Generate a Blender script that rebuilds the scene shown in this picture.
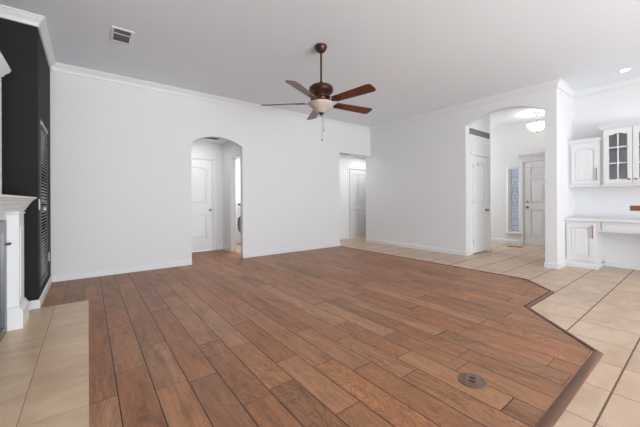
import bpy, bmesh, math, random
from mathutils import Vector, Matrix
random.seed(3)
for o in list(bpy.data.objects): bpy.data.objects.remove(o, do_unlink=True)
S = bpy.context.scene
COL = S.collection
PI = math.pi

# ------------------------------------------------------------ camera
A = .9155
FW = Vector((math.cos(A), math.sin(A), 0)); RT = Vector((math.sin(A), -math.cos(A), 0))
cam = bpy.data.cameras.new('camera'); camo = bpy.data.objects.new('camera', cam); COL.objects.link(camo)
cam.sensor_width = 36; cam.lens = 301.65/640*36; cam.shift_y = -13/640; cam.clip_start = .05
camo.location = (0, 0, 1.13); camo.rotation_euler = (Matrix.Rotation(A-PI/2, 3, 'Z') @ Matrix.Rotation(PI/2, 3, 'X') @ Matrix.Rotation(-.0039, 3, 'Z')).to_euler()
S.camera = camo
S.view_settings.view_transform = 'Standard'; S.view_settings.look = 'None'
S.view_settings.gamma = 1; S.view_settings.exposure = 0.0; S.view_settings.use_curve_mapping = False

# ------------------------------------------------------------ sky and big lights
w = bpy.data.worlds.new('world'); S.world = w; w.use_nodes = True
bg = w.node_tree.nodes['Background']; bg.inputs[0].default_value = (.86, .93, 1, 1); bg.inputs[1].default_value = .8

def area(name, loc, rot, sx, sy, power, col=(1, 1, 1)):
    l = bpy.data.lights.new(name, 'AREA'); l.shape = 'RECTANGLE'; l.size = sx; l.size_y = sy
    l.energy = power; l.color = col
    o = bpy.data.objects.new(name, l); COL.objects.link(o); o.location = loc; o.rotation_euler = rot
    return o
# added area lamp behind the camera, standing in for daylight from the rear
area('rear_daylight_fill', (1.6, -4.35, 1.3), (PI/2, 0, 0), 5.2, 2.4, 270, (.93, .97, 1))
area('rear_ceiling_fill', (1.6, -5.6, -.3), (math.radians(125), 0, 0), 6, 2.5, 700, (.90, .96, 1))  # upward-facing fill lamp added to brighten the ceiling
area('hall_fill_light', (1.7, 6.35, 2.40), (0, 0, 0), .3, .3, 5, (1, .98, .95))  # unseen fill added to light the small hall, no fixture there
area('laundry_ceiling_light', (3.2, 7.0, 2.40), (0, 0, 0), .6, .6, 30, (1, 1, 1))
area('corridor_fill_light', (5.2, 6.2, 2.42), (0, 0, 0), .5, .4, 7, (1, 1, 1))  # added fill for the corridor, hidden from view
area('corridor_end_fill', (6.6, 6.12, 2.42), (0, 0, 0), .6, .4, 6, (1, 1, 1))  # second hidden fill, added to brighten the corridor door
area('foyer_fill_light', (7.9, 5.6, 1.8), (PI/2, 0, PI), 1.2, 2.0, 45, (.95, .98, 1))  # fill panel added inside the foyer, no window at this spot

# ------------------------------------------------------------ node helpers
def lin(h):
    h = h.lstrip('#'); c = [int(h[i:i+2], 16)/255 for i in (0, 2, 4)]
    return tuple((x/12.92 if x <= .04045 else ((x+.055)/1.055)**2.4) for x in c)+(1,)
class NT:
    def __init__(s, name):
        s.m = bpy.data.materials.new(name); s.m.use_nodes = True; s.t = s.m.node_tree
        s.b = s.t.nodes['Principled BSDF']
    def n(s, kind, **kw):
        x = s.t.nodes.new(kind)
        for k, v in kw.items(): setattr(x, k, v)
        return x
    def put(s, sock, v):
        if hasattr(v, 'is_linked') or isinstance(v, bpy.types.NodeSocket): s.t.links.new(v, sock)
        else: sock.default_value = v
    def math(s, op, a, b=None, c=None, clamp=False):
        x = s.n('ShaderNodeMath', operation=op, use_clamp=clamp); s.put(x.inputs[0], a)
        if b is not None: s.put(x.inputs[1], b)
        if c is not None: s.put(x.inputs[2], c)
        return x.outputs[0]
    def xyz(s, a, b, c):
        x = s.n('ShaderNodeCombineXYZ')
        for i, v in enumerate((a, b, c)): s.put(x.inputs[i], v)
        return x.outputs[0]
    def obj(s):
        x = s.n('ShaderNodeSeparateXYZ'); tc = s.n('ShaderNodeTexCoord'); s.t.links.new(tc.outputs['Object'], x.inputs[0])
        s.vec = tc.outputs['Object']
        return x.outputs
    def noise(s, vec, scale, detail=3, rough=.5, dist=0):
        x = s.n('ShaderNodeTexNoise'); s.put(x.inputs['Vector'], vec); x.inputs['Scale'].default_value = scale
        x.inputs['Detail'].default_value = detail; x.inputs['Roughness'].default_value = rough; x.inputs['Distortion'].default_value = dist
        return x.outputs['Fac']
    def white(s, vec):
        x = s.n('ShaderNodeTexWhiteNoise', noise_dimensions='3D'); s.put(x.inputs['Vector'], vec); return x.outputs['Value']
    def ramp(s, fac, stops):
        x = s.n('ShaderNodeValToRGB'); s.put(x.inputs[0], fac); e = x.color_ramp.elements
        while len(e) < len(stops): e.new(.5)
        for i, (p, c) in enumerate(stops): e[i].position = p; e[i].color = lin(c) if isinstance(c, str) else (c, c, c, 1)
        return x.outputs[0]
    def mix(s, fac, a, b, mode='MIX'):
        x = s.n('ShaderNodeMix', data_type='RGBA', blend_type=mode)
        s.put(x.inputs[0], fac); s.put(x.inputs[6], a); s.put(x.inputs[7], b); return x.outputs[2]
    def bump(s, h, strength=.2, dist=.01):
        x = s.n('ShaderNodeBump'); x.inputs['Strength'].default_value = strength; x.inputs['Distance'].default_value = dist
        s.put(x.inputs['Height'], h); s.t.links.new(x.outputs[0], s.b.inputs['Normal'])
def plain(name, col, rough=.5, metal=0, var=.03, scale=6, spec=None, bump=0):
    m = NT(name); m.obj()
    nz = m.noise(m.vec, scale, 3)
    c = m.mix(nz, tuple(v*(1-var) for v in lin(col)[:3])+(1,), tuple(min(1, v*(1+var)) for v in lin(col)[:3])+(1,))
    m.put(m.b.inputs['Base Color'], c)
    m.b.inputs['Roughness'].default_value = rough; m.b.inputs['Metallic'].default_value = metal
    if spec is not None: m.b.inputs['Specular IOR Level'].default_value = spec
    if bump: m.bump(m.noise(m.vec, 220, 2), bump, .002)
    return m.m
def glow(name, col, strength, rough=.4):
    m = NT(name); m.b.inputs['Base Color'].default_value = lin(col); m.b.inputs['Emission Color'].default_value = lin(col)
    m.b.inputs['Emission Strength'].default_value = strength; m.b.inputs['Roughness'].default_value = rough
    return m.m

M = {}
M['wall'] = plain('white_wall_paint', '#E3E3E4', .75, var=.008, bump=.05)
M['ceiling'] = plain('white_ceiling_paint', '#E9EEF4', .85, var=.01, bump=.05)
M['trim'] = plain('white_trim_paint', '#E4E4E5', .4, var=.006)
M['door'] = plain('white_door_paint', '#E5E5E6', .45, var=.006)
M['cab'] = plain('white_cabinet_paint', '#E0E0E2', .42, var=.008)
M['dark'] = plain('charcoal_wall_paint', '#232325', .75, var=.04, spec=.3)
M['darktrim'] = plain('charcoal_trim_paint', '#1E1E20', .4, var=.03)
M['mantel'] = plain('white_mantel_paint', '#EEEFF0', .42, var=.01)
M['bronze'] = plain('oiled_bronze', '#54382E', .38, .65, var=.12, scale=20)
M['brass'] = plain('aged_brass', '#A98F62', .35, .9, var=.1, scale=30)
M['copper'] = plain('brushed_copper', '#A67355', .4, .55, var=.12, scale=40)
M['nickel'] = plain('satin_nickel', '#8E8B88', .35, .9)
M['steel'] = plain('grey_fireplace_metal', '#77787A', .35, .85)
M['soot'] = plain('black_firebox_brick', '#1A1918', .9, var=.2, scale=30)
M['plate'] = plain('white_plastic', '#E4E5E6', .4, var=.01)
M['slot'] = plain('dark_plastic_slot', '#4A4A4A', .6)
M['ventdark'] = plain('grey_vent_shadow_gap', '#6B6B6B', .7)
M['ventslat'] = plain('grey_vent_slat', '#A2A2A3', .5)
M['ventgrey'] = plain('mid_grey_grille', '#858585', .5)
M['louver'] = plain('pale_grey_louver', '#B9B9B8', .5, var=.05)
M['washer'] = plain('white_enamel', '#EEF0F1', .25, var=.01)
M['washdark'] = plain('dark_porthole_plastic', '#55585B', .25)
M['glassbowl'] = plain('frosted_alabaster_glass', '#C9BDB0', .35, var=.22, scale=16)
M['lampon'] = glow('lit_alabaster_glass', '#FFF4D8', 1.6)
M['led'] = glow('recessed_lamp_lens', '#FFFFFF', 12)
M['strike'] = plain('tan_threshold_wood', '#B08A66', .5, var=.1, scale=12)
M['gap'] = plain('dark_expansion_gap', '#2C1D17', .9)
M['bstone'] = plain('exterior_siding', '#B9C3D6', .8, var=.05)

# window glass
m = NT('clear_glass'); m.b.inputs['Transmission Weight'].default_value = 1; m.b.inputs['Roughness'].default_value = .02
m.b.inputs['IOR'].default_value = 1.08; m.b.inputs['Base Color'].default_value = (.97, .98, 1, 1); M['glass'] = m.m
m = NT('cabinet_glass'); m.b.inputs['Transmission Weight'].default_value = 1; m.b.inputs['Roughness'].default_value = .05
m.b.inputs['IOR'].default_value = 1.15; m.b.inputs['Base Color'].default_value = (.93, .94, .95, 1); M['cabglass'] = m.m

# plank floor
def plank_mat():
    m = NT('hand_scraped_walnut_planks'); X, Y, Z = m.obj()
    W = .178
    a = m.math('DIVIDE', m.math('SUBTRACT', X, .134), W)
    col = m.math('FLOOR', a); fx = m.math('FRACT', a)
    r1 = m.white(m.xyz(col, 3.3, 0))
    yy = m.math('ADD', m.math('DIVIDE', Y, .98), m.math('MULTIPLY', r1, 7.31))
    yy = m.math('ADD', yy, m.math('MULTIPLY', m.math('SINE', m.math('ADD', m.math('MULTIPLY', yy, 2.1), m.math('MULTIPLY', r1, 20.))), .3))
    seg = m.math('FLOOR', yy); fy = m.math('FRACT', yy)
    v1 = m.white(m.xyz(col, seg, 1.)); v2 = m.white(m.xyz(col, seg, 7.)); v3 = m.white(m.xyz(seg, col, 5.))
    off = m.math('MULTIPLY', v2, 40.)
    # swirling figure (some boards strong), fine grain along the board
    fig = m.noise(m.xyz(m.math('ADD', m.math('MULTIPLY', X, 5.), off), m.math('MULTIPLY', Y, 1.9), off), 1.0, 3, .55, 1.6)
    band = m.math('MULTIPLY_ADD', m.math('SINE', m.math('MULTIPLY', fig, 75.)), .5, .5)
    grain = m.noise(m.xyz(m.math('ADD', m.math('MULTIPLY', X, 55.), off), m.math('MULTIPLY', Y, 2.6), off), 1.0, 5, .65, .6)
    blot = m.noise(m.xyz(m.math('ADD', m.math('MULTIPLY', X, 7.), off), m.math('MULTIPLY', Y, 1.5), off), 1.2, 4, .62, 1.1)
    base = m.ramp(v1, [(0, '#94674A'), (.3, '#9D6F50'), (.6, '#A67655'), (1, '#B08260')])
    red = m.mix(m.math('MULTIPLY', v3, .45), base, lin('#AC683C'))
    c = m.mix(.95, red, m.ramp(blot, [(.26, .55), (.42, .88), (.55, 1.02), (.75, 1.25)]), 'MULTIPLY')
    c = m.mix(m.math('MULTIPLY_ADD', v2, .55, .1), c, m.mix(1., c, m.ramp(band, [(0, .55), (.5, 1.02), (1, 1.15)]), 'MULTIPLY'))
    c = m.mix(.75, c, m.ramp(grain, [(.28, .58), (.5, 1.0), (.75, 1.3)]), 'MULTIPLY')
    ex = m.math('MINIMUM', fx, m.math('SUBTRACT', 1., fx)); ey = m.math('MULTIPLY', m.math('MINIMUM', fy, m.math('SUBTRACT', 1., fy)), 5.5)
    e = m.math('MINIMUM', ex, ey)
    joint = m.math('LESS_THAN', e, .016)
    c = m.mix(joint, c, lin('#1E120D'))
    m.put(m.b.inputs['Base Color'], c)
    m.put(m.b.inputs['Roughness'], m.ramp(grain, [(.2, .36), (.8, .5)])); m.b.inputs['Specular IOR Level'].default_value = .42
    h = m.math('ADD', m.math('MULTIPLY', m.math('MINIMUM', e, .05), 14.), m.math('MULTIPLY', grain, .25))
    h = m.math('ADD', h, m.math('MULTIPLY', blot, .8))
    m.bump(h, .35, .004)
    return m.m
M['plank'] = plank_mat()

def tile_mat(name, x0, y0, sx, sy, gx, gy, cols, grout, warm=1., rough=.32, vein=.5):
    m = NT(name); X, Y, Z = m.obj()
    a = m.math('DIVIDE', m.math('SUBTRACT', X, x0), sx); b = m.math('DIVIDE', m.math('SUBTRACT', Y, y0), sy)
    ia, ib, fa, fb = m.math('FLOOR', a), m.math('FLOOR', b), m.math('FRACT', a), m.math('FRACT', b)
    v = m.white(m.xyz(ia, ib, 2.)); off = m.math('MULTIPLY', v, 30.)
    n1 = m.noise(m.xyz(m.math('ADD', m.math('MULTIPLY', X, 2.2), off), m.math('MULTIPLY', Y, 6.), off), 1., 4, .6, .8)
    n2 = m.noise(m.vec, 60, 3, .6)
    c = m.ramp(n1, [(.3, cols[0]), (.5, cols[1]), (.72, cols[2])])
    c = m.mix(.5, c, m.ramp(v, [(0, .86), (1, 1.06)]), 'MULTIPLY')
    c = m.mix(.3, c, m.ramp(n2, [(.3, .85), (.7, 1.1)]), 'MULTIPLY')
    ea = m.math('MULTIPLY', m.math('MINIMUM', fa, m.math('SUBTRACT', 1., fa)), sx/gx)
    eb = m.math('MULTIPLY', m.math('MINIMUM', fb, m.math('SUBTRACT', 1., fb)), sy/gy)
    e = m.math('MINIMUM', ea, eb)
    g = m.math('LESS_THAN', e, .5)
    c = m.mix(g, c, lin(grout))
    m.put(m.b.inputs['Base Color'], c)
    m.put(m.b.inputs['Roughness'], m.math('MULTIPLY_ADD', g, .4, rough))
    m.bump(m.math('ADD', m.math('MINIMUM', e, 1.), m.math('MULTIPLY', n1, .3)), .3, .002)
    return m.m
M['tile'] = tile_mat('beige_ceramic_floor_tile', 2.83, .766, .404, .404, .005, .010, ('#C1A286', '#CCAF94', '#D6BCA2'), '#6A4F41')
M['hearthtile'] = tile_mat('tan_hearth_tile', -.285, 2.71, .6, .62, .004, .0015, ('#CDAE8C', '#DCBC9A', '#E6CAAA'), '#94785F', rough=.3)

def wood_mat(name, c0, c1, c2, rough=.35, along='X', s=1.):
    m = NT(name); X, Y, Z = m.obj()
    ax = (3., 60., 60.) if along == 'X' else ((60., 3., 60.) if along == 'Y' else (60., 60., 3.))
    g = m.noise(m.xyz(m.math('MULTIPLY', X, ax[0]*s), m.math('MULTIPLY', Y, ax[1]*s), m.math('MULTIPLY', Z, ax[2]*s)), 1., 4, .6, .7)
    m.put(m.b.inputs['Base Color'], m.ramp(g, [(.3, c0), (.5, c1), (.75, c2)]))
    m.b.inputs['Roughness'].default_value = rough
    m.bump(g, .1, .002)
    return m.m
M['blade'] = wood_mat('walnut_blade_veneer', '#54281C', '#653322', '#73402D', .3, 'X')
M['border'] = wood_mat('stained_reducer_wood', '#593827', '#6E4734', '#835B46', .38, 'X', .25)
M['regist'] = wood_mat('brown_floor_metal', '#5E463C', '#70564A', '#82685B', .4, 'X')

# ------------------------------------------------------------ mesh helpers
def B(): return bmesh.new()
def box(bm, x0, x1, y0, y1, z0, z1):
    xs, ys, zs = sorted((x0, x1)), sorted((y0, y1)), sorted((z0, z1))
    v = [bm.verts.new((x, y, z)) for x in xs for y in ys for z in zs]
    for f in ((0, 1, 3, 2), (4, 6, 7, 5), (0, 4, 5, 1), (2, 3, 7, 6), (0, 2, 6, 4), (1, 5, 7, 3)):
        bm.faces.new([v[i] for i in f])
    return bm
def prism(bm, pts, f0, f1):
    """pts: outline in 2-D; f0/f1 map a 2-D point to the two 3-D end faces"""
    a = [bm.verts.new(f0(*p)) for p in pts]; b = [bm.verts.new(f1(*p)) for p in pts]; n = len(pts)
    bm.faces.new(a); bm.faces.new(b[::-1])
    for i in range(n): bm.faces.new((a[i], b[i], b[(i+1) % n], a[(i+1) % n]))
    return bm
def prism_y(bm, pts, y0, y1): return prism(bm, pts, lambda x, z: (x, y0, z), lambda x, z: (x, y1, z))
def prism_x(bm, pts, x0, x1): return prism(bm, pts, lambda y, z: (x0, y, z), lambda y, z: (x1, y, z))
def prism_z(bm, pts, z0, z1): return prism(bm, pts, lambda x, y: (x, y, z0), lambda x, y: (x, y, z1))
def lathe(bm, prof, cx=0, cy=0, cz=0, seg=32, axis='Z'):
    rings = []
    for r, z in prof:
        ring = []
        for k in range(seg):
            a = 2*PI*k/seg
            p = (r*math.cos(a), r*math.sin(a), z)
            if axis == 'Y': p = (p[0], -z, p[1])     # front faces -Y
            ring.append(bm.verts.new((cx+p[0], cy+p[1], cz+p[2])))
        rings.append(ring)
    for a, b in zip(rings, rings[1:]):
        for k in range(seg): bm.faces.new((a[k], a[(k+1) % seg], b[(k+1) % seg], b[k]))
    bm.faces.new(rings[0]); bm.faces.new(rings[-1][::-1])
    return bm
def tube(bm, pts, r, seg=8, closed=False):
    pts = [Vector(p) for p in pts]; rings = []; n = len(pts)
    for i, p in enumerate(pts):
        if closed: d = pts[(i+1) % n]-pts[i-1]
        else: d = pts[min(i+1, n-1)]-pts[max(i-1, 0)]
        d.normalize()
        up = Vector((0, 0, 1)) if abs(d.z) < .9 else Vector((0, 1, 0))
        if closed: up = Vector((0, 1, 0)) if abs(d.y) < .9 else Vector((0, 0, 1))
        s = d.cross(up).normalized(); u = s.cross(d)
        rings.append([bm.verts.new(p+r*(math.cos(2*PI*k/seg)*s+math.sin(2*PI*k/seg)*u)) for k in range(seg)])
    for i in range(n if closed else n-1):
        a, b = rings[i], rings[(i+1) % n]
        for k in range(seg): bm.faces.new((a[k], a[(k+1) % seg], b[(k+1) % seg], b[k]))
    if not closed: bm.faces.new(rings[0]); bm.faces.new(rings[-1][::-1])
    return bm
def sweep(bm, path, prof, closed=False):
    """prof (out, z) carried along plan path; out is to the right of travel, mitred"""
    P = [Vector((p[0], p[1])) for p in path]; n = len(P); rings = []
    for i in range(n):
        ds = []
        if i > 0 or closed: ds.append((P[i]-P[i-1]).normalized())
        if i < n-1 or closed: ds.append((P[(i+1) % n]-P[i]).normalized())
        ns = [Vector((d.y, -d.x)) for d in ds]
        if len(ns) == 2:
            mm = (ns[0]+ns[1]); mm = mm/(1+ns[0].dot(ns[1]))
        else: mm = ns[0]
        rings.append([bm.verts.new((P[i].x+mm.x*o, P[i].y+mm.y*o, z)) for o, z in prof])
    k = len(prof)
    for i in range(n if closed else n-1):
        a, b = rings[i], rings[(i+1) % n]
        for j in range(k): bm.faces.new((a[j], a[(j+1) % k], b[(j+1) % k], b[j]))
    if not closed: bm.faces.new(rings[0]); bm.faces.new(rings[-1][::-1])
    return bm
def obj(name, bm, mat, parent=None, bevel=0, smooth=False, loc=None, rot=None, label=None):
    bmesh.ops.recalc_face_normals(bm, faces=bm.faces[:])
    me = bpy.data.meshes.new(name); bm.to_mesh(me); bm.free()
    me.materials.append(M[mat] if isinstance(mat, str) else mat)
    o = bpy.data.objects.new(name, me); COL.objects.link(o)
    if parent: o.parent = parent
    if loc: o.location = loc
    if rot: o.rotation_euler = rot
    if bevel:
        b = o.modifiers.new('bevel', 'BEVEL'); b.width = bevel; b.segments = 2; b.limit_method = 'ANGLE'; b.angle_limit = .7
    if smooth:
        for p in me.polygons: p.use_smooth = True
        try: me.set_sharp_from_angle(angle=math.radians(40))
        except Exception: pass
    if label: o['label'] = label
    return o
def empty(name, loc=(0, 0, 0), rz=0):
    o = bpy.data.objects.new(name, None); COL.objects.link(o); o.location = loc; o.rotation_euler = (0, 0, rz)
    o.empty_display_size = .1
    return o
def tag(o, label, cat, group=None):
    o['label'] = label; o['category'] = cat
    if group: o['group'] = group
    return o
def struct(o, label=None):
    o['kind'] = 'structure'
    if label: o['label'] = label
    return o
def arc(x0, x1, spring, rise, n=24):
    c, h = (x0+x1)/2, (x1-x0)/2
    R = (h*h+rise*rise)/(2*rise); out = []
    for i in range(n+1):
        x = x0+(x1-x0)*i/n; out.append((x, spring+rise-R+math.sqrt(R*R-(x-c)**2)))
    return out
def copy_tree(o, parent=None):
    c = o.copy(); COL.objects.link(c); c.parent = parent
    for ch in list(o.children): copy_tree(ch, c)
    return c

H = 3.067
# ------------------------------------------------------------ floors and ceiling
WOODP = [(-.80, 5.66), (4.925, 5.66), (4.925, 1.60), (4.503, 1.178), (3.66, 1.178), (2.97, .488), (-.8, .488)]
bm = B(); box(bm, -1.2, 9.0, -4.2, 6.95, -.06, 0)
struct(obj('floor', bm, 'tile'), 'beige square ceramic tile floor with dark grout')
bm = B()
prism_z(bm, WOODP, .0005, .006)
box(bm, -.8, 1.4, -4.2, .488, .0005, .006)
box(bm, 1.2, 2.53, 5.66, 6.95, .0005, .006)
struct(obj('floor', bm, 'plank'), 'wide brown wood plank floor running towards the arched opening')
# reducer border where planks meet tile
path = [(4.925, 5.60), (4.925, 1.60), (4.503, 1.178), (3.66, 1.178), (2.97, .488)]
bm = B(); sweep(bm, path, [(-.003, .0006), (-.001, .006), (.005, .010), (.018, .012), (.028, .011), (.033, .006)])
struct(obj('trim_1', bm, 'border', smooth=True), 'narrow wood reducer strip between planks and tile')
bm = B(); sweep(bm, [(2.97, .488), (1.4, .488)], [(-.003, .0006), (0, .006), (.006, .012), (.022, .016), (.040, .013), (.052, .006)])
struct(obj('trim_2', bm, 'border', smooth=True), 'wide rounded wood nosing at the plank floor edge')
bm = B(); sweep(bm, path, [(.034, .0075), (.041, .0075), (.041, .005), (.034, .005)])
struct(obj('trim_3', bm, 'gap'), 'dark gap along the reducer strip')

bm = B(); box(bm, -1.2, 9.0, -4.2, 7.3, H, H+.1); struct(obj('ceiling', bm, 'ceiling'))
bm = B(); box(bm, 1.2, 6.036, 5.713, 8.2, 2.45, 2.50); box(bm, 6.036, 7.6, 5.79, 6.6, 2.45, 2.50)
struct(obj('ceiling', bm, 'ceiling'), 'lower ceiling of the two halls behind the long wall')

# ------------------------------------------------------------ walls
# long wall with the arched opening and the open corridor at its end
T = .10
YA, XB, YC, XN, XF, XW = 5.613, 6.036, 3.03, 6.968, 8.73, -.415
out = [(-.54, 0), (1.45, 0)]+arc(1.45, 2.40, 2.183, .14)+[(2.40, 0), (4.93, 0), (4.93, 2.315), (XB, 2.315), (XB, H), (-.54, H)]
bm = B(); prism_y(bm, out, YA, YA+T); struct(obj('wall_north', bm, 'wall'), 'long white wall with an arched opening')
# wall with foyer arch; its front end is the square column by the desk nook
out = [(1.538, 0), (1.70, 0)]+arc(1.70, YC, 2.625, .187)+[(YC, 0), (5.79, 0), (5.79, H), (1.538, H)]
bm = B(); prism_x(bm, out, XB, XB+.13); struct(obj('wall_east', bm, 'wall'), 'white wall with the arched foyer opening')
# closet face, desk nook and foyer walls
bm = B()
box(bm, XB+.13, 6.31, YC, YC+.1, 0, H); box(bm, 7.01, 7.15, YC, YC+.1, 0, H); box(bm, 6.31, 7.01, YC, YC+.1, 2.07, H)
box(bm, 7.05, 7.15, YC+.1, 5.69, 0, H)
struct(obj('wall_closet', bm, 'wall'), 'white closet wall inside the foyer arch')
bm = B(); box(bm, XB+.13, 8.83, 1.538, 1.64, 0, H); struct(obj('wall_nook_side', bm, 'wall'))
bm = B(); box(bm, XN, 7.10, -4.2, 1.538, 0, H); struct(obj('wall_nook_back', bm, 'wall'))
# front wall of the house with sidelight and entry door openings
def holed_x(x0, x1, ys, zs, holes):
    bm = B()
    for i in range(len(ys)-1):
        for j in range(len(zs)-1):
            cy, cz = (ys[i]+ys[i+1])/2, (zs[j]+zs[j+1])/2
            if any(a < cy < b and c < cz < d for a, b, c, d in holes): continue
            box(bm, x0, x1, ys[i], ys[i+1], zs[j], zs[j+1])
    return bm
bm = holed_x(XF, XF+.12, [1.538, 1.97, 2.91, 2.995, 3.24, 7.0], [0, .28, 1.95, 2.085, H], [(1.97, 2.91, 0, 2.085), (2.995, 3.24, .28, 1.95)])
struct(obj('wall_front', bm, 'wall'), 'foyer wall holding the entry door and narrow sidelight')
# dark fireplace side
bm = holed_x(XW-.125, XW, [4.43, 4.475, 5.09, YA], [0, .24, 1.99, H], [(4.475, 5.09, .24, 1.99)])
struct(obj('wall_west', bm, 'dark'), 'charcoal wall holding the tall shuttered window')
bm = B(); box(bm, -1.13, XW, 4.31, 4.43, 0, H); struct(obj('wall_west_return', bm, 'dark'), 'charcoal return wall behind the mantel')
bm = B(); box(bm, -1.13, -1.017, -4.2, 4.31, 0, H); struct(obj('wall_fireplace', bm, 'dark'), 'charcoal wall behind the white mantel')
bm = B(); box(bm, 4.3, 7.1, -4.32, -4.2, 0, H); box(bm, -1.13, 4.3, -4.32, -4.2, 2.5, H)  # partial rear wall, added to block sky light from the nook
struct(obj('wall_rear', bm, 'wall'), 'unseen white wall behind the camera, added to keep sky light off the nook')
# hall behind the arch
YH, XL, YR = 6.95, 2.49, 6.57
bm = B()
box(bm, 1.2, 1.46, YH, YH+.1, 0, 2.45); box(bm, 2.27, XL, YH, YH+.1, 0, 2.45); box(bm, 1.46, 2.27, YH, YH+.1, 2.07, 2.45)
box(bm, 1.1, 1.2, YA+T, YH+.1, 0, 2.45)
struct(obj('wall_hall', bm, 'wall'), 'white walls of the small hall behind the arch')
bm = B()
box(bm, XL, XL+.1, 6.45, YH+.1, 0, 2.45); box(bm, XL, XL+.1, YA+T, 5.83, 0, 2.45); box(bm, XL, XL+.1, 5.83, 6.45, 2.07, 2.45)
struct(obj('wall_laundry_side', bm, 'wall'))
bm = B()
box(bm, XL, 4.0, 8.1, 8.2, 0, 2.45); box(bm, 4.0, 4.1, YA+T, 8.1, 0, 2.45); box(bm, XL, XL+.1, YH+.1, 8.1, 0, 2.45)
struct(obj('wall_laundry', bm, 'wall'))
bm = B(); box(bm, XL, 4.1, 6.9505, 8.2, -.06, .0); box(bm, XL+.06, 4.0, YA+T, 8.1, .0005, .004)
struct(obj('floor', bm, 'tile'), 'laundry room floor')
# corridor beyond the end of the long wall
bm = B()
box(bm, 4.1, 6.14, YR, YR+.1, 0, 2.45); box(bm, 6.88, 7.6, YR, YR+.1, 0, 2.45); box(bm, 6.14, 6.88, YR, YR+.1, 2.075, 2.45)
box(bm, 7.5, 7.6, 5.79, YR, 0, 2.45); box(bm, XB+.13, 7.6, 5.69, 5.79, 0, 2.45)
struct(obj('wall_corridor', bm, 'wall'))
bm = B(); box(bm, 7.15, 8.85, 6.85, 6.95, 0, H); struct(obj('wall_foyer_end', bm, 'wall'))
# ------------------------------------------------------------ crown and baseboards
CR = [(0, H-.108), (.016, H-.108), (.016, H-.095), (.006, H-.090), (.012, H-.070), (.032, H-.044), (.048, H-.032), (.051, H-.022), (.060, H-.018), (.061, H-.001), (0, H-.001)]
bm = B(); sweep(bm, [(-1.017, -4.19), (-1.017, 4.31), (XW, 4.31), (XW, YA), (XB, YA), (XB, 1.538), (XN, 1.538), (XN, -4.19)], CR)
struct(obj('trim_4', bm, 'trim', smooth=True), 'white crown moulding')
BB = [(0, 0), (.014, 0), (.014, .075), (.006, .09), (0, .095)]
def base(name, path, z=.001, mat='trim', label=None):
    bm = B(); sweep(bm, path, [(o, q+z) for o, q in BB]); struct(obj(name, bm, mat), label)
base('baseboard_west', [(-1.017, 4.31), (XW, 4.31), (XW, YA)], .0065)
base('baseboard_north', [(XW, YA), (1.45, YA)], .0065)
base('baseboard_north_middle', [(2.40, YA), (4.93, YA), (4.93, YA+.10)], .0065)
base('baseboard_east', [(XB, 5.79), (XB, YC), (6.24, YC)])
base('baseboard_closet', [(7.085, YC), (7.15, YC), (7.15, 5.69)])
base('baseboard_column', [(XB+.13, 1.70), (XB, 1.70), (XB, 1.538), (6.45, 1.538)])
base('baseboard_nook', [(XN, 1.12), (XN, -4.19)])
base('baseboard_front', [(XF, 6.8), (XF, 2.98)])
base('baseboard_hall', [(2.35, YH), (XL, YH), (XL, 6.53)], .0065)
base('baseboard_corridor', [(4.1, YR), (6.06, YR)])
base('baseboard_laundry', [(XL+.1, 8.1), (3.09, 8.1)], .004)

# ------------------------------------------------------------ panelled doors
def ring_ridge(bm, pts, r=.008, y=0.):
    tube(bm, [(x, y, z) for x, z in pts], r, 6, closed=True)
def inset(pts, d):
    cx = sum(p[0] for p in pts)/len(pts); cz = sum(p[1] for p in pts)/len(pts)
    xs = [p[0] for p in pts]; zs = [p[1] for p in pts]; W, Hh = max(xs)-min(xs), max(zs)-min(zs)
    mx, mz = (max(xs)+min(xs))/2, (max(zs)+min(zs))/2
    return [(mx+(x-mx)*(1-2*d/W), mz+(z-mz)*(1-2*d/Hh)) for x, z in pts]
def rect(x0, x1, z0, z1): return [(x0, z0), (x1, z0), (x1, z1), (x0, z1)]
def arched(x0, x1, z0, z1, rise): return [(x0, z0), (x1, z0)]+arc(x0, x1, z1-rise, rise, 12)[::-1]
def leaf(parent, name, x0, x1, z0, z1, y, panels, mat, thick=.035, depth=.010):
    """front face at local y, looking towards -Y"""
    bm = B(); box(bm, x0, x1, y+depth, y+thick, z0, z1)
    # stiles and rails: everything but the panels, made from a grid around panel bounds
    xs = sorted({x0, x1} | {round(v, 4) for p in panels for v in (min(q[0] for q in p), max(q[0] for q in p))})
    zs = sorted({z0, z1} | {round(v, 4) for p in panels for v in (min(q[1] for q in p), max(q[1] for q in p))})
    bb = [(min(q[0] for q in p), max(q[0] for q in p), min(q[1] for q in p), max(q[1] for q in p)) for p in panels]
    for i in range(len(xs)-1):
        for j in range(len(zs)-1):
            cx, cz = (xs[i]+xs[i+1])/2, (zs[j]+zs[j+1])/2
            if any(a < cx < b and c < cz < d for a, b, c, d in bb): continue
            box(bm, xs[i], xs[i+1], y, y+depth+.001, zs[j], zs[j+1])
    for p, (a, b, c, d) in zip(panels, bb):
        if len(p) > 4:    # spandrels above an arched panel
            top = sorted([q for q in p if q[1] > c+1e-4])
            prism_y(bm, [(a, d), (b, d)]+top[::-1], y, y+depth+.001)
        ring_ridge(bm, inset(p, .008), .006, y+.004)
        f1, f2 = inset(p, .035), inset(p, .055)
        A1 = [bm.verts.new((x, y+depth, z)) for x, z in f1]; A2 = [bm.verts.new((x, y+.003, z)) for x, z in f2]
        for k in range(len(p)): bm.faces.new((A1[k], A1[(k+1) % len(p)], A2[(k+1) % len(p)], A2[k]))
        bm.faces.new(A2)
    return obj(name, bm, mat, parent)
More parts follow.
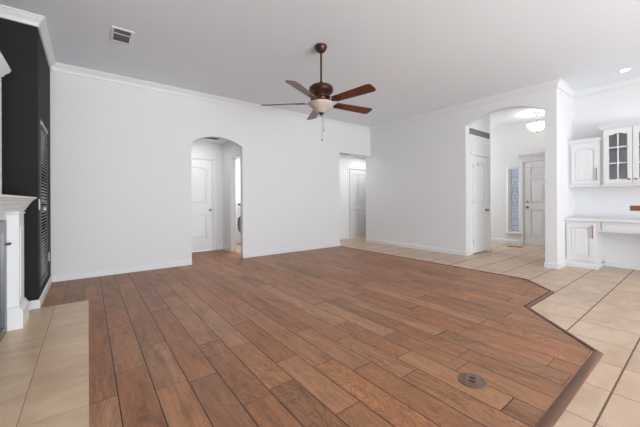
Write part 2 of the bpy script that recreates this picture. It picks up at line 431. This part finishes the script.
def casing(parent, x0, x1, zt, wdt=.075, th=.018, mat='trim', y=0., full=False, z0=.001):
    bm = B()
    prof = [(0, 0), (.006, -th*.7), (.02, -th), (wdt-.012, -th*.75), (wdt, -th*.3), (wdt, 0)]
    def side(sx, s):
        prism_z(bm, [(sx+s*o, y+q) for o, q in prof], z0, zt+wdt if not full else zt+wdt)
    side(x0, -1); side(x1, 1)
    prism(bm, prof, lambda o, q: (x0-wdt, y+q-.0006, zt+o), lambda o, q: (x1+wdt, y+q-.0006, zt+o))
    if full: prism(bm, prof, lambda o, q: (x0-wdt, y+q-.0006, z0+wdt-o), lambda o, q: (x1+wdt, y+q-.0006, z0+wdt-o))
    return obj('casing', bm, mat, parent)
def jambs(parent, x0, x1, zt, y0, y1, mat='trim', t=.015, z0=.001):
    bm = B(); box(bm, x0, x0+t, y0, y1, z0, zt); box(bm, x1-t, x1, y0, y1, z0, zt); box(bm, x0, x1, y0, y1, zt-t, zt)
    return obj('frame', bm, mat, parent)
def knob(parent, x, z, y, mat='nickel', name='knob', s=1.):
    bm = B(); lathe(bm, [(.030*s, 0), (.030*s, .006), (.011*s, .009), (.010*s, .035*s), (.024*s, .042*s), (.028*s, .055*s), (.022*s, .068*s), (.006, .072*s)], x, y, z, 20, 'Y')
    return obj(name, bm, mat, parent, smooth=True)
def hinge(parent, x, z, y):
    bm = B(); box(bm, x-.012, x+.012, y-.004, y+.002, z-.045, z+.045); lathe(bm, [(.006, -.048), (.006, .048)], x, y-.006, z, 10)
    return obj('hinge', bm, 'nickel', parent)

# closet door in the foyer (looks towards -Y)
d = struct(empty('door_1', (0, YC, 0)), 'white two panel closet door under the return grille')
jambs(d, 6.31, 7.01, 2.07, 0, .10); casing(d, 6.315, 7.005, 2.065)
lf = leaf(d, 'door_leaf', 6.328, 6.992, .018, 2.05, .004, [arched(6.43, 6.89, 1.06, 1.93, .07), rect(6.43, 6.89, .24, .86)], 'door')
knob(lf, 6.915, .91, .004)
for z in (.25, 1.10, 1.83): hinge(d, 6.332, z, .002)
bm = B(); tube(bm, [(6.56, -.01, 1.90), (6.56, -.03, 1.86), (6.56, -.02, 1.84)], .006); box(bm, 6.54, 6.58, -.008, .004, 1.86, 1.93)
obj('hook', bm, 'plate', d)
# door at the back of the small hall
d = struct(empty('door_2', (-.04, YH, .006)), 'white two panel door seen through the arched opening')
jambs(d, 1.50, 2.31, 2.06, 0, .1); casing(d, 1.505, 2.305, 2.055)
lf = leaf(d, 'door_leaf', 1.518, 2.292, .018, 2.04, .004, [arched(1.65, 2.16, 1.05, 1.88, .07), rect(1.65, 2.16, .28, .84)], 'door')
knob(lf, 2.235, .92, .004)
# corridor door
d = struct(empty('door_3', (-.075, YR, 0)), 'white panel door at the end of the corridor')
jambs(d, 6.22, 6.95, 2.07, 0, .1); casing(d, 6.225, 6.945, 2.065)
lf = leaf(d, 'door_leaf', 6.26, 6.93, .018, 2.05, .012, [rect(6.36, 6.58, 1.02, 1.92), rect(6.64, 6.84, 1.02, 1.92), rect(6.36, 6.58, .22, .84), rect(6.64, 6.84, .22, .84)], 'door')
knob(lf, 6.31, .92, .012, 'plate', s=.8)
bm = B(); box(bm, 6.236, 6.262, .012, .03, .02, 2.05); obj('edge_gap', bm, 'slot', d)
# entry door (faces -X): local x runs towards -Y
d = struct(empty('door_4', (XF, 2.91, 0), -PI/2), 'white panelled entry door in the foyer')
jambs(d, 0, .94, 2.085, -.002, .12); casing(d, .0, .935, 2.08, .07)
lf = leaf(d, 'door_leaf', .018, .922, .02, 2.062, .006,
          [rect(.15, .44, 1.72, 1.95), rect(.52, .80, 1.72, 1.95), rect(.15, .44, 1.05, 1.64), rect(.52, .80, 1.05, 1.64), rect(.15, .44, .22, .88), rect(.52, .80, .22, .88)], 'door')
knob(lf, .085, .94, .006); knob(lf, .085, 1.08, .006, name='deadbolt', s=.8)
# shelf-like head moulding above the entry door
bm = B(); sweep(bm, [(XF, 3.00), (XF, 1.85)], [(0, 2.17), (.02, 2.17), (.03, 2.20), (.05, 2.215), (.085, 2.24), (.10, 2.25), (.10, 2.275), (0, 2.275)])
struct(obj('trim_5', bm, 'trim'), 'projecting head moulding above the entry door')
bm = B(); box(bm, XF-.015, XF, 1.88, 2.93, 2.28, 2.62); struct(obj('trim_6', bm, 'trim', bevel=.004), 'flat panel above the door head moulding')
# laundry doorway casing (faces -X)
d = struct(empty('door_5', (XL, 6.45, .006), -PI/2), 'open laundry doorway with white casing')
jambs(d, 0, .62, 2.07, -.001, .10); casing(d, .005, .615, 2.065)
bm = B(); box(bm, .015, .605, 0, .10, .0, .008); obj('threshold', bm, 'strike', d)
# entry sidelight
d = struct(empty('window_1', (XF, 3.24, 0), -PI/2), 'narrow sidelight window with leaded scroll glass')
bm = B(); box(bm, 0, .022, -.002, .12, .28, 1.95); box(bm, .223, .245, -.002, .12, .28, 1.95); box(bm, .022, .223, -.002, .12, .28, .305); box(bm, .022, .223, -.002, .12, 1.925, 1.95)
obj('frame', bm, 'trim', d)
casing(d, 0, .24, 1.95, .055, z0=.24)
bm = B(); box(bm, -.08, .33, -.06, 0, .255, .28); box(bm, -.06, .31, -.02, 0, .19, .255); obj('sill', bm, 'trim', d, bevel=.004)
bm = B(); box(bm, .022, .223, .05, .056, .305, 1.925); gl = obj('pane', bm, 'glass', d)
bm = B()
def lead(pts): tube(bm, [(x, .046, z) for x, z in pts], .0035, 6)
for s in (-1, 1):
    lead([(.1225+s*(.075*math.sin(PI*i/20)), 1.62-.85*i/20) for i in range(21)])
    lead([(.1225+s*(.04*math.sin(2*PI*i/20)), 1.45-.5*i/20) for i in range(21)])
    lead([(.1225+s*.09*(1-i/10)**.5, 1.62+.12*i/10) for i in range(11)])
    lead([(.1225+s*.09*(i/10), .70-.12*(i/10)**2) for i in range(11)])
for z in (.45, .50, .60, 1.80, 1.74): lead([(.03, z), (.215, z)])
obj('leading', bm, 'nickel', d, smooth=True)
# outside, close to the sidelight: a pale sided wall
m = NT('pale_lap_siding'); X, Y, Z = m.obj()
fz = m.math('FRACT', m.math('DIVIDE', Z, .13))
m.put(m.b.inputs['Base Color'], m.mix(m.math('LESS_THAN', fz, .14), lin('#E9F0FB'), lin('#BCC9E0'))); m.b.inputs['Roughness'].default_value = .8
M['siding'] = m.m
bm = B()
for k in range(26): prism_y(bm, [(13.0, k*.13-.3), (13.1, k*.13-.3), (13.1, k*.13-.17), (13.025, k*.13-.17)], 0, 7)
tag(obj('porch_wall', bm, 'siding'), 'pale blue sided outdoor wall seen through the narrow entry sidelight', 'wall')
bm = B(); box(bm, 8.86, 13.1, 0, 7, -.2, -.03); struct(obj('ground', bm, 'tile'), 'porch ground outside the entry')

# ------------------------------------------------------------ shuttered window (faces +X)
d = struct(empty('window_2', (XW, 4.475, 0), PI/2), 'tall window with grey louvered shutters in the charcoal wall')
bm = B(); W = .615
box(bm, 0, .02, 0, .125, .24, 1.99); box(bm, W-.02, W, 0, .125, .24, 1.99); box(bm, .02, W-.02, 0, .125, .24, .26); box(bm, .02, W-.02, 0, .125, 1.97, 1.99)
obj('frame', bm, 'darktrim', d)
casing(d, 0, W, 1.99, .05, .006, 'darktrim', z0=.19, full=True)
bm = B(); box(bm, .02, W-.02, .09, .096, .26, 1.95); obj('pane', bm, 'glass', d)
def shutter(x0, x1, z0, z1):
    bm = B(); box(bm, x0, x0+.012, -.008, .012, z0, z1); box(bm, x1-.03, x1, -.008, .012, z0, z1)
    box(bm, x0+.012, x1-.03, -.008, .012, z0, z0+.03); box(bm, x0+.012, x1-.03, -.008, .012, z1-.03, z1)
    sh = obj('shutter', bm, 'darktrim', d)
    bm = B(); z = z0+.045
    while z < z1-.03:
        k = -1 if z0 < .5 else 1
        prism_x(bm, [(-.012, z-k*.012), (-.009, z-k*.014), (.030, z+k*.011), (.027, z+k*.013)], x0+.012, x1-.03); z += .036
    obj('louvers', bm, 'louver', sh)
shutter(.0, W, 1.10, 1.98); shutter(.0, W, .24, 1.05)
bm = B(); box(bm, -.0, W, -.016, -.004, 1.975, 2.015); obj('head_rail', bm, 'louver', d, bevel=.003)
bm = B(); box(bm, .0, W, -.010, .010, 1.055, 1.085); obj('middle_rail', bm, 'darktrim', d)
bm = B(); box(bm, .20, .28, -.024, -.009, 1.035, 1.060); obj('latch', bm, 'plate', d)

# ------------------------------------------------------------ hearth and fireplace
bm = B(); box(bm, -1.016, .0, .95, 4.295, .0065, .016); tag(obj('hearth', bm, 'hearthtile', bevel=.002), 'flat tan tiled hearth slab in front of the white mantel', 'hearth')
f = empty('fireplace_mantel', (-.035, .012, .016)); tag(f, 'white classical fireplace mantel standing on the tan tiled hearth', 'fireplace')
bm = B(); box(bm, -.98, -.531, 3.68, 4.00, 0, .965); box(bm, -.98, -.531, 1.55, 1.87, 0, .965); box(bm, -.98, -.531, 1.55, 4.00, .965, 1.036)
obj('surround', bm, 'mantel', f)
for y0 in (3.72, 1.57):
    bm = B(); box(bm, -.531, -.450, y0, y0+.26, .19, 1.036)
    # slightly raised long panel on the face
    box(bm, -.452, -.444, y0+.045, y0+.215, .25, .90)
    p = obj('pilaster', bm, 'mantel', f, bevel=.003)
    bm = B(); prism(bm, [(0, 0)]*0 or [(-.531, 0), (-.423, 0), (-.423, .155), (-.434, .17), (-.445, .195), (-.531, .195)], lambda x, z: (x, y0-.03, z), lambda x, z: (x, y0+.29, z))
    obj('base_block', bm, 'mantel', p)
    bm = B(); sweep(bm, [(-.531, y0), (-.450, y0), (-.450, y0+.26), (-.531, y0+.26)], [(o, z) for o, z in [(0, 1.0), (.008, 1.003), (.011, 1.012), (.008, 1.02), (0, 1.02)]])
    obj('capital', bm, 'mantel', p)
CP = [(0, 1.035), (.010, 1.035), (.012, 1.052), (.020, 1.06), (.030, 1.085), (.045, 1.105), (.050, 1.118), (.058, 1.124), (.066, 1.138), (.080, 1.143), (.082, 1.158), (0, 1.158)]
bm = B(); sweep(bm, [(-.98, 4.015), (-.452, 4.015), (-.452, 1.53), (-.98, 1.53)], [(-o, z) for o, z in CP])
box(bm, -.98, -.46, 1.54, 4.0, 1.036, 1.158)
obj('mantel_shelf', bm, 'mantel', f)
# firebox and its metal doors
bm = B(); box(bm, -.96, -.94, 1.88, 3.67, 0, .90); box(bm, -.94, -.60, 3.64, 3.67, 0, .90); box(bm, -.94, -.60, 1.88, 1.91, 0, .90)
obj('firebox', bm, 'soot', f)
bm = B(); box(bm, -.56, -.520, 3.60, 3.679, 0, .955); box(bm, -.56, -.520, 1.871, 1.95, 0, .955); box(bm, -.56, -.520, 1.95, 3.60, .86, .955); box(bm, -.56, -.520, 1.95, 3.60, 0, .06)
fd = obj('fire_screen', bm, 'steel', f, bevel=.003)
bm = B(); box(bm, -.55, -.545, 1.95, 3.60, .06, .86); obj('glass_door', bm, 'washdark', fd)
bm = B(); tube(bm, [(-.52, 3.62, .755), (-.492, 3.62, .755), (-.488, 3.62, .765)], .011); obj('screen_knob', bm, 'steel', fd)
# overmantel
f = empty('overmantel', (-.035, .005, 1.175)); tag(f, 'white overmantel panel with cornice standing on the mantel shelf', 'overmantel')
bm = B(); box(bm, -.979, -.575, 1.69, 3.86, 0, 1.08); obj('panel', bm, 'mantel', f, bevel=.003)
bm = B(); sweep(bm, [(-.98, 3.86), (-.575, 3.86), (-.575, 1.69), (-.98, 1.69)], [(-o, z) for o, z in [(0, 1.07), (.01, 1.075), (.02, 1.10), (.045, 1.13), (.055, 1.16), (0, 1.16)]])
box(bm, -.98, -.58, 1.70, 3.85, 1.08, 1.16)
obj('cornice', bm, 'mantel', f)

# ------------------------------------------------------------ ceiling fan
FX, FY = 2.32, 2.985
fan = empty('ceiling_fan', (FX, FY, H)); tag(fan, 'bronze ceiling fan with five dark wood blades and a frosted bowl light', 'ceiling fan')
bm = B(); lathe(bm, [(.022, -.088), (.036, -.082), (.056, -.064), (.070, -.040), (.076, -.014), (.074, 0)], seg=32); obj('canopy', bm, 'bronze', fan, smooth=True)
bm = B(); lathe(bm, [(.0125, -.49), (.0125, -.08)], seg=14); lathe(bm, [(.022, -0.492), (.024, -0.470), (.015, -0.440)], seg=18); obj('downrod', bm, 'bronze', fan, smooth=True)
bm = B(); lathe(bm, [(.03, -0.487), (.075, -0.491), (.120, -0.502), (.146, -0.522), (.152, -0.545), (.146, -0.556), (.151, -0.563), (.147, -0.574), (.120, -0.598), (.095, -0.618), (.085, -0.645), (.07, -0.650)], seg=48)
mo = obj('motor_housing', bm, 'bronze', fan, smooth=True)
for k in range(20):
    a = 2*PI*k/20; c, s_ = math.cos(a), math.sin(a)
    bm = B(); tube(bm, [(.145*c, .145*s_, -.578), (.108*c, .108*s_, -.608)], .005, 6); obj('motor_rib', bm, 'bronze', mo)
bm = B(); lathe(bm, [(.08, -0.645), (.095, -0.665), (.09, -0.683), (.065, -0.690), (.065, -0.708), (.115, -0.712), (.118, -0.722), (.10, -0.728)], seg=40)
obj('light_fitter', bm, 'bronze', fan, smooth=True)
bm = B(); lathe(bm, [(.110, -0.722), (.158, -0.718), (.170, -0.723), (.166, -0.734), (.150, -0.752), (.127, -0.775), (.095, -0.800), (.065, -0.823), (.035, -0.840), (.01, -0.843)], seg=48)
obj('glass_bowl', bm, 'glassbowl', fan, smooth=True)
bm = B(); lathe(bm, [(.036, -0.835), (.032, -0.850), (.014, -0.863), (.010, -0.875), (.003, -0.883)], seg=20); obj('finial', bm, 'bronze', fan, smooth=True)
ZB = -.714
def dirang(th): d = FW*math.cos(th)+RT*math.sin(th); return math.atan2(d.y, d.x)
for k in range(5):
    th = math.radians(-11+72*k); a = dirang(th)
    bm = B(); N = 14; pts = []
    r0, r1 = .205, .77; w0, w1 = .055, .074
    pts += [(r0, -w0), (r0+.02, -w0-.004)]
    for i in range(N+1):
        t = i/N; x = r0+.02+(r1-.045-r0-.02)*t; pts.append((x, -(w0+.004+(w1-w0-.004)*t)))
    for i in range(1, 8):
        q = PI/2*i/8; pts.append((r1-.045+.045*math.sin(q), -(w1-.04+.04*math.cos(q))))
    pts2 = pts+[(x, -y) for x, y in pts[::-1]]
    prism_z(bm, pts2, -.004, .004)
    pitch = Matrix.Rotation(math.radians(-14), 4, 'X')
    bmesh.ops.transform(bm, matrix=pitch, verts=bm.verts[:])
    bl = obj('blade', bm, 'blade', fan, loc=(0, 0, ZB), rot=(0, 0, a))
    bm = B(); prism_z(bm, [(.10, -.018), (.16, -.014), (.20, -.034), (.245, -.046), (.30, -.02), (.33, 0), (.30, .02), (.245, .046), (.20, .034), (.16, .014), (.10, .018)], -.0105, -.0045)
    box(bm, .085, .13, -.016, .016, -.010, .062)
    bmesh.ops.transform(bm, matrix=pitch, verts=bm.verts[:])
    obj('blade_iron', bm, 'bronze', bl, bevel=.002)
def chain(x, y, z0, z1, name):
    bm = B(); z = z0
    while z > z1: lathe(bm, [(.0012, -.004), (.0028, 0), (.0012, .004)], x, y, z, 8); z -= .009
    lathe(bm, [(.0012, z1-z1), (.0012, .001)], x, y, z1, 6)
    c = obj(name, bm, 'nickel', fan)
    bm = B(); lathe(bm, [(.003, .008), (.007, .003), (.008, -.008), (.006, -.016), (.002, -.020)], x, y, z1, 12); obj('chain_fob', bm, 'nickel', c, smooth=True)
chain(.03*RT.x, .03*RT.y, -.84, -1.055, 'pull_chain'); chain(.008*RT.x+.02*FW.x, .008*RT.y+.02*FW.y, -.885, -1.165, 'pull_chain')

# ------------------------------------------------------------ foyer lamp
LX, LY = 7.90, 2.37
f = empty('foyer_ceiling_lamp', (LX, LY, H)); tag(f, 'lit white glass bowl lamp hanging from the foyer ceiling', 'ceiling lamp')
bm = B(); lathe(bm, [(.03, -.03), (.075, -.02), (.08, 0)], seg=28); obj('canopy', bm, 'nickel', f, smooth=True)
bm = B(); lathe(bm, [(.008, -.42), (.008, -.03)], seg=10); lathe(bm, [(.012, -.10), (.022, -.12), (.012, -.14)], seg=14); obj('stem', bm, 'nickel', f, smooth=True)
bm = B(); lathe(bm, [(.02, -.25), (.185, -.255), (.195, -.265), (.175, -.315), (.13, -.37), (.075, -.41), (.03, -.42)], seg=40); obj('glass_bowl', bm, 'lampon', f, smooth=True)
bm = B(); lathe(bm, [(.022, -.415), (.02, -.43), (.008, -.445), (.003, -.455)], seg=16); obj('finial', bm, 'nickel', f, smooth=True)
l = bpy.data.lights.new('foyer_lamp_light', 'POINT'); l.energy = 7; l.color = (1, .97, .92); l.shadow_soft_size = .12
o = bpy.data.objects.new('foyer_lamp_light', l); COL.objects.link(o); o.location = (LX, LY, H-.17)

# recessed lamp over the nook
f = empty('recessed_ceiling_light', (6.382, .794, H)); tag(f, 'small round recessed ceiling light switched on above the desk nook', 'ceiling light')
bm = B(); lathe(bm, [(.052, -.001), (.054, -.006), (.078, -.004), (.080, 0)], seg=32); obj('trim_ring', bm, 'trim', f, smooth=True)
bm = B(); lathe(bm, [(.052, -.0035), (.052, -.0005)], seg=32); obj('lens', bm, 'led', f)
l = bpy.data.lights.new('recessed_spot', 'SPOT'); l.energy = 8; l.spot_size = 2.3; l.spot_blend = .8; l.shadow_soft_size = .05; l.color = (1, .97, .93)
o = bpy.data.objects.new('recessed_spot', l); COL.objects.link(o); o.location = (6.382, .794, H-.02)
# smoke detector
f = empty('smoke_detector', (6.947, 2.689, H)); tag(f, 'small round white smoke detector on the foyer ceiling near the arch', 'smoke detector')
bm = B(); lathe(bm, [(.045, -.035), (.058, -.028), (.062, -.012), (.065, 0)], seg=28); obj('body', bm, 'plate', f, smooth=True)
bm = B(); lathe(bm, [(.05, -.030), (.064, -.026), (.064, -.020), (.05, -.018)], seg=28); obj('sensor_ring', bm, 'ventslat', f)

# ------------------------------------------------------------ vents
def vent(name, loc, rot, sx, sy, n, label, along='x', bars=(0.,), frame='plate', slat='ventslat', group=None):
    f = empty(name, loc); f.rotation_euler = rot; tag(f, label, 'vent', group)
    a, b = sx/2, sy/2; g = .028
    bm = B(); box(bm, -a, a, -b, -b+g, -.010, 0); box(bm, -a, a, b-g, b, -.010, 0); box(bm, -a, -a+g, -b+g, b-g, -.010, 0); box(bm, a-g, a, -b+g, b-g, -.010, 0)
    for q in bars: box(bm, -a+g, a-g, q-.008, q+.008, -.009, -.001)
    obj('frame', bm, frame, f, bevel=.002)
    bm = B(); box(bm, -a+g, a-g, -b+g, b-g, -.002, -.0005); obj('duct_shadow', bm, 'ventdark', f)
    bm = B()
    for i in range(n):
        y = -b+g+(2*b-2*g)*(i+.5)/n; prism(bm, [(y-.006, -.009), (y-.004, -.010), (y+.006, -.003), (y+.004, -.002)], lambda p, z: (-a+g, p, z), lambda p, z: (a-g, p, z))
    obj('louvers', bm, slat, f)
    return f
vent('ceiling_vent', (.318, 4.21, H), (0, 0, 0), .215, .36, 12, 'square grey slatted air vent in the big room ceiling near the charcoal wall', bars=(-.04,), slat='ventslat')
vent('ceiling_vent', (1.96, 6.36, 2.45), (0, 0, 0), .48, .26, 9, 'grey air vent in the hall ceiling glimpsed just under the arched opening', bars=(), frame='ventslat')
vent('ceiling_vent', (5.74, 6.31, 2.45), (0, 0, 0), .48, .20, 7, 'grey air vent in the corridor ceiling beyond the end of the long wall', bars=(), frame='ventslat')
vent('return_air_grille', (6.637, YC, 2.545), (-PI/2, 0, 0), .985, .185, 7, 'wide grey return air grille on the wall above the closet door', bars=(), slat='ventgrey')

# ------------------------------------------------------------ outlets and switches
def plate(name, loc, rz, label, kind='outlet', wdt=.072, hgt=.115, mat='plate', group=None):
    f = empty(name, loc, rz); tag(f, label, 'outlet' if kind == 'outlet' else 'light switch', group)
    bm = B(); box(bm, -wdt/2, wdt/2, -.006, 0, -hgt/2, hgt/2); obj('cover_plate', bm, mat, f, bevel=.003)
    if kind == 'outlet':
        for q in (-1, 1):
            bm = B(); c0 = q*.024
            if wdt < hgt: box(bm, -.014, .014, -.008, -.006, c0-.013, c0+.013)
            else: box(bm, c0-.013, c0+.013, -.008, -.006, -.014, .014)
            so = obj('socket', bm, mat, f)
            for e in (-.006, .006):
                bm = B()
                if wdt < hgt: box(bm, e-.0015, e+.0015, -.0088, -.0081, c0-.004, c0+.006)
                else: box(bm, c0-.004, c0+.006, -.0088, -.0081, e-.0015, e+.0015)
                obj('slot', bm, 'slot', so)
    else:
        bm = B(); box(bm, -.016, .016, -.009, -.006, -.033, .033); obj('rocker', bm, mat, f, bevel=.002)
    return f
plate('wall_outlet', (.604, YA, .352), 0, 'white outlet low on the long wall between the charcoal wall and the arch')
plate('wall_outlet', (4.46, YA, .335), 0, 'white outlet low on the long wall near its corridor end')
plate('wall_outlet', (XB, 4.477, .331), -PI/2, 'white outlet low on the wall beside the foyer arch')
plate('wall_outlet', (XW, 5.35, .40), PI/2, 'white outlet low on the charcoal wall beside the shuttered window')
plate('light_switch', (XW, 4.37, 1.10), PI/2, 'pale switch on the charcoal wall beyond the mantel shelf end', 'switch')
plate('light_switch', (XF, 3.437, 1.10), -PI/2, 'upper light switch on the foyer wall beside the sidelight', 'switch', .10)
plate('light_switch', (XF, 3.437, .945), -PI/2, 'lower light switch on the foyer wall beside the sidelight', 'switch')
plate('wall_outlet', (XN, .748, .986), -PI/2, 'copper coloured outlet plate on the wall above the desk countertop', 'outlet', .135, .085, 'copper')

# ------------------------------------------------------------ floor fittings
f = empty('floor_outlet_cover', (1.888, .912, .006), .4); tag(f, 'round brown metal floor outlet cover set in the wood planks', 'floor outlet')
bm = B(); lathe(bm, [(.083, 0), (.082, .004), (.075, .0065), (.066, .0065), (.063, .005), (.005, .005)], seg=48); rg = obj('ring', bm, 'regist', f, smooth=True)
bm = B(); lathe(bm, [(.060, .005), (.059, .0075), (.004, .0078)], seg=40); cp = obj('cap', bm, 'regist', f, smooth=True)
bm = B()
for q in (-1, 1):
    prism_z(bm, [(q*.020+.008*math.cos(2*PI*i/14), .022*math.sin(2*PI*i/14)) for i in range(14)], .0079, .0086)
obj('flap', bm, 'gap', cp)
f = empty('floor_register', (8.12, 2.905, 0), 0); tag(f, 'long brown floor register in the foyer tile below the sidelight', 'floor vent')
bm = B(); box(bm, -.06, -.045, -.16, .16, 0, .006); box(bm, .045, .06, -.16, .16, 0, .006); box(bm, -.045, .045, -.16, -.145, 0, .006); box(bm, -.045, .045, .145, .16, 0, .006); obj('frame', bm, 'regist', f)
bm = B()
for k in range(14): box(bm, -.045, .045, -.14+k*.0205, -.13+k*.0205, .0005, .005)
obj('grille', bm, 'regist', f)

# ------------------------------------------------------------ cabinets in the desk nook (face -X; local x runs towards -Y)
def bar_handle(parent, x, z0, z1, y, mat='copper'):
    bm = B(); box(bm, x-.006, x+.006, y-.030, y-.020, z0, z1); box(bm, x-.005, x+.005, y-.022, y, z0+.015, z0+.027); box(bm, x-.005, x+.005, y-.022, y, z1-.027, z1-.015)
    return obj('handle', bm, mat, parent, bevel=.0015)
def base_cabinet(y, label, width=.405):
    c = empty('base_cabinet', (6.47, y, 0), -PI/2); tag(c, label, 'cabinet', None)
    W = width
    bm = B(); box(bm, 0, W, 0, .497, .085, .778); obj('body', bm, 'cab', c)
    bm = B(); box(bm, 0, W+.004, -.012, .497, .001, .06); prism_x(bm, [(-.012, .06), (0, .085), (.3, .085), (.3, .06)], 0, W+.004); obj('plinth', bm, 'cab', c)
    dr = leaf(c, 'door', .025, W-.025, .125, .735, -.020, [rect(.085, W-.085, .19, .67)], 'cab', .02, .007)
    bar_handle(dr, W-.048, .50, .71, -.020)
    return c
base_cabinet(1.535, 'white single door base cabinet with copper handle beside the column')
base_cabinet(-.095, 'white base cabinet under the far end of the desk countertop')
bm = B(); box(bm, 6.425, 6.967, -.52, 1.536, .7785, .812); tag(obj('desk_countertop', bm, 'trim', bevel=.006), 'long white desk countertop spanning the nook', 'countertop')
c = empty('desk_drawer_unit', (6.47, 1.128, 0), -PI/2); tag(c, 'shallow white drawer apron under the desk countertop above the knee space', 'drawer')
bm = B(); box(bm, 0, 1.22, 0, .02, .615, .778); box(bm, .0, .02, .02, .50, .66, .778); box(bm, 1.20, 1.22, .02, .50, .66, .778); obj('apron', bm, 'cab', c)
dr = leaf(c, 'drawer', .06, 1.16, .64, .765, -.016, [rect(.09, 1.13, .66, .745)], 'cab', .016, .005)
knob(dr, .61, .70, -.016, 'brass', s=.5)

# small wall cabinet
c = empty('wall_cabinet', (6.66, 1.536, -.012), -PI/2); tag(c, 'short white wall cabinet with one arched panel door beside the column', 'cabinet')
W = .432
bm = B(); box(bm, 0, W, 0, .308, 1.375, 2.10); obj('body', bm, 'cab', c)
bm = B(); sweep(bm, [(0, 0), (W, 0)], [(o, z) for o, z in [(0, 2.10), (.008, 2.10), (.014, 2.12), (.03, 2.138), (.038, 2.16), (0, 2.16)]])
box(bm, 0, W, 0, .30, 2.10, 2.16); obj('crown', bm, 'cab', c)
bm = B(); box(bm, 0, W, -.014, .30, 1.352, 1.375); obj('light_rail', bm, 'cab', c, bevel=.003)
dr = leaf(c, 'door', .045, W-.02, 1.40, 2.075, -.020, [arched(.105, W-.08, 1.46, 2.015, .05)], 'cab', .02, .007)
bar_handle(dr, W-.055, 1.455, 1.66, -.020, 'brass')
# glazed wall cabinet
c = empty('glass_door_cabinet', (6.64, 1.100, -.012), -PI/2); tag(c, 'taller white wall cabinet with two arched glass doors and white muntins', 'cabinet')
W = .71
bm = B(); box(bm, 0, .02, 0, .328, 1.375, 2.27); box(bm, W-.02, W, 0, .328, 1.375, 2.27); box(bm, .02, W-.02, .315, .328, 1.375, 2.27)
box(bm, .02, W-.02, 0, .315, 1.375, 1.40); box(bm, .02, W-.02, 0, .315, 2.25, 2.27); box(bm, W/2-.02, W/2+.02, 0, .02, 1.40, 2.25); box(bm, .02, .04, 0, .02, 1.40, 2.25); box(bm, W-.04, W-.02, 0, .02, 1.40, 2.25)
bd = obj('body', bm, 'cab', c)
for z in (1.715, 1.967):
    bm = B(); box(bm, .0205, W-.0205, .03, .314, z-.008, z+.008); obj('shelf', bm, 'cab', c)
bm = B(); sweep(bm, [(0, .3), (0, 0), (W, 0), (W, .3)], [(-o if False else o, z) for o, z in [(0, 2.27), (.008, 2.27), (.014, 2.29), (.030, 2.308), (.038, 2.33), (0, 2.33)]])
box(bm, 0, W, 0, .30, 2.27, 2.33); obj('crown', bm, 'cab', c)
bm = B(); box(bm, -.003, W, -.014, .30, 1.352, 1.375); obj('light_rail', bm, 'cab', c, bevel=.003)
for x0, x1, kx in ((.024, .352, .318), (.358, .686, .392)):
    st = .058; z0, z1 = 1.392, 2.262; a, b = x0+st+.008, x1-st+.004
    bm = B(); box(bm, x0, a, -.020, 0, z0, z1); box(bm, b, x1, -.020, 0, z0, z1); box(bm, a, b, -.020, 0, z0, z0+.07)
    cx = (a+b)/2; n = 20
    top = []
    for i in range(n+1):
        x = a+(b-a)*i/n; u = abs(x-cx)/((b-a)/2)
        top.append((x, 2.165+.026*(.5+.5*math.cos(PI*min(1, u/.85)))))
    prism_y(bm, [(a, z1), (b, z1)]+top[::-1], -.020, 0)
    dr = obj('door', bm, 'cab', c, bevel=.002)
    bm = B(); box(bm, cx-.008, cx+.008, -.018, -.004, z0+.07, 2.20)
    for z in (1.715, 1.967): box(bm, a, cx-.008, -.018, -.004, z-.009, z+.009); box(bm, cx+.008, b, -.018, -.004, z-.009, z+.009)
    obj('muntins', bm, 'cab', dr)
    bm = B(); box(bm, a-.005, b+.005, -.0035, -.0005, z0+.06, 2.21); obj('glass_pane', bm, 'cabglass', dr)
    knob(dr, kx, 1.455, -.020, 'brass', s=.5)

# ------------------------------------------------------------ washing machine in the laundry
c = empty('washing_machine', (3.10, 7.66, .004), -PI/2); tag(c, 'white front loading washing machine glimpsed through the laundry doorway', 'washing machine')
bm = B(); box(bm, 0, .68, 0, .70, .02, 1.0); obj('body', bm, 'washer', c, bevel=.012)
bm = B(); box(bm, 0, .68, .0, .10, 1.0, 1.09); pn = obj('control_panel', bm, 'washer', c, bevel=.01)
bm = B(); lathe(bm, [(.032, 0), (.030, .025), (.01, .027)], .22, 0, 1.035, 20, 'Y'); obj('dial', bm, 'washdark', pn, smooth=True)
bm = B(); lathe(bm, [(.22, 0), (.215, .03), (.175, .035), (.17, .02)], .36, 0, .52, 40, 'Y'); dd = obj('door', bm, 'washdark', c, smooth=True)
bm = B(); lathe(bm, [(.168, .021), (.10, .03), (.02, .032)], .36, 0, .52, 40, 'Y'); obj('door_glass', bm, 'steel', dd, smooth=True)
for x in (.06, .62):
    for y in (.08, .62):
        bm = B(); lathe(bm, [(.02, 0), (.02, .021)], x, y, 0, 12); obj('foot', bm, 'washdark', c)
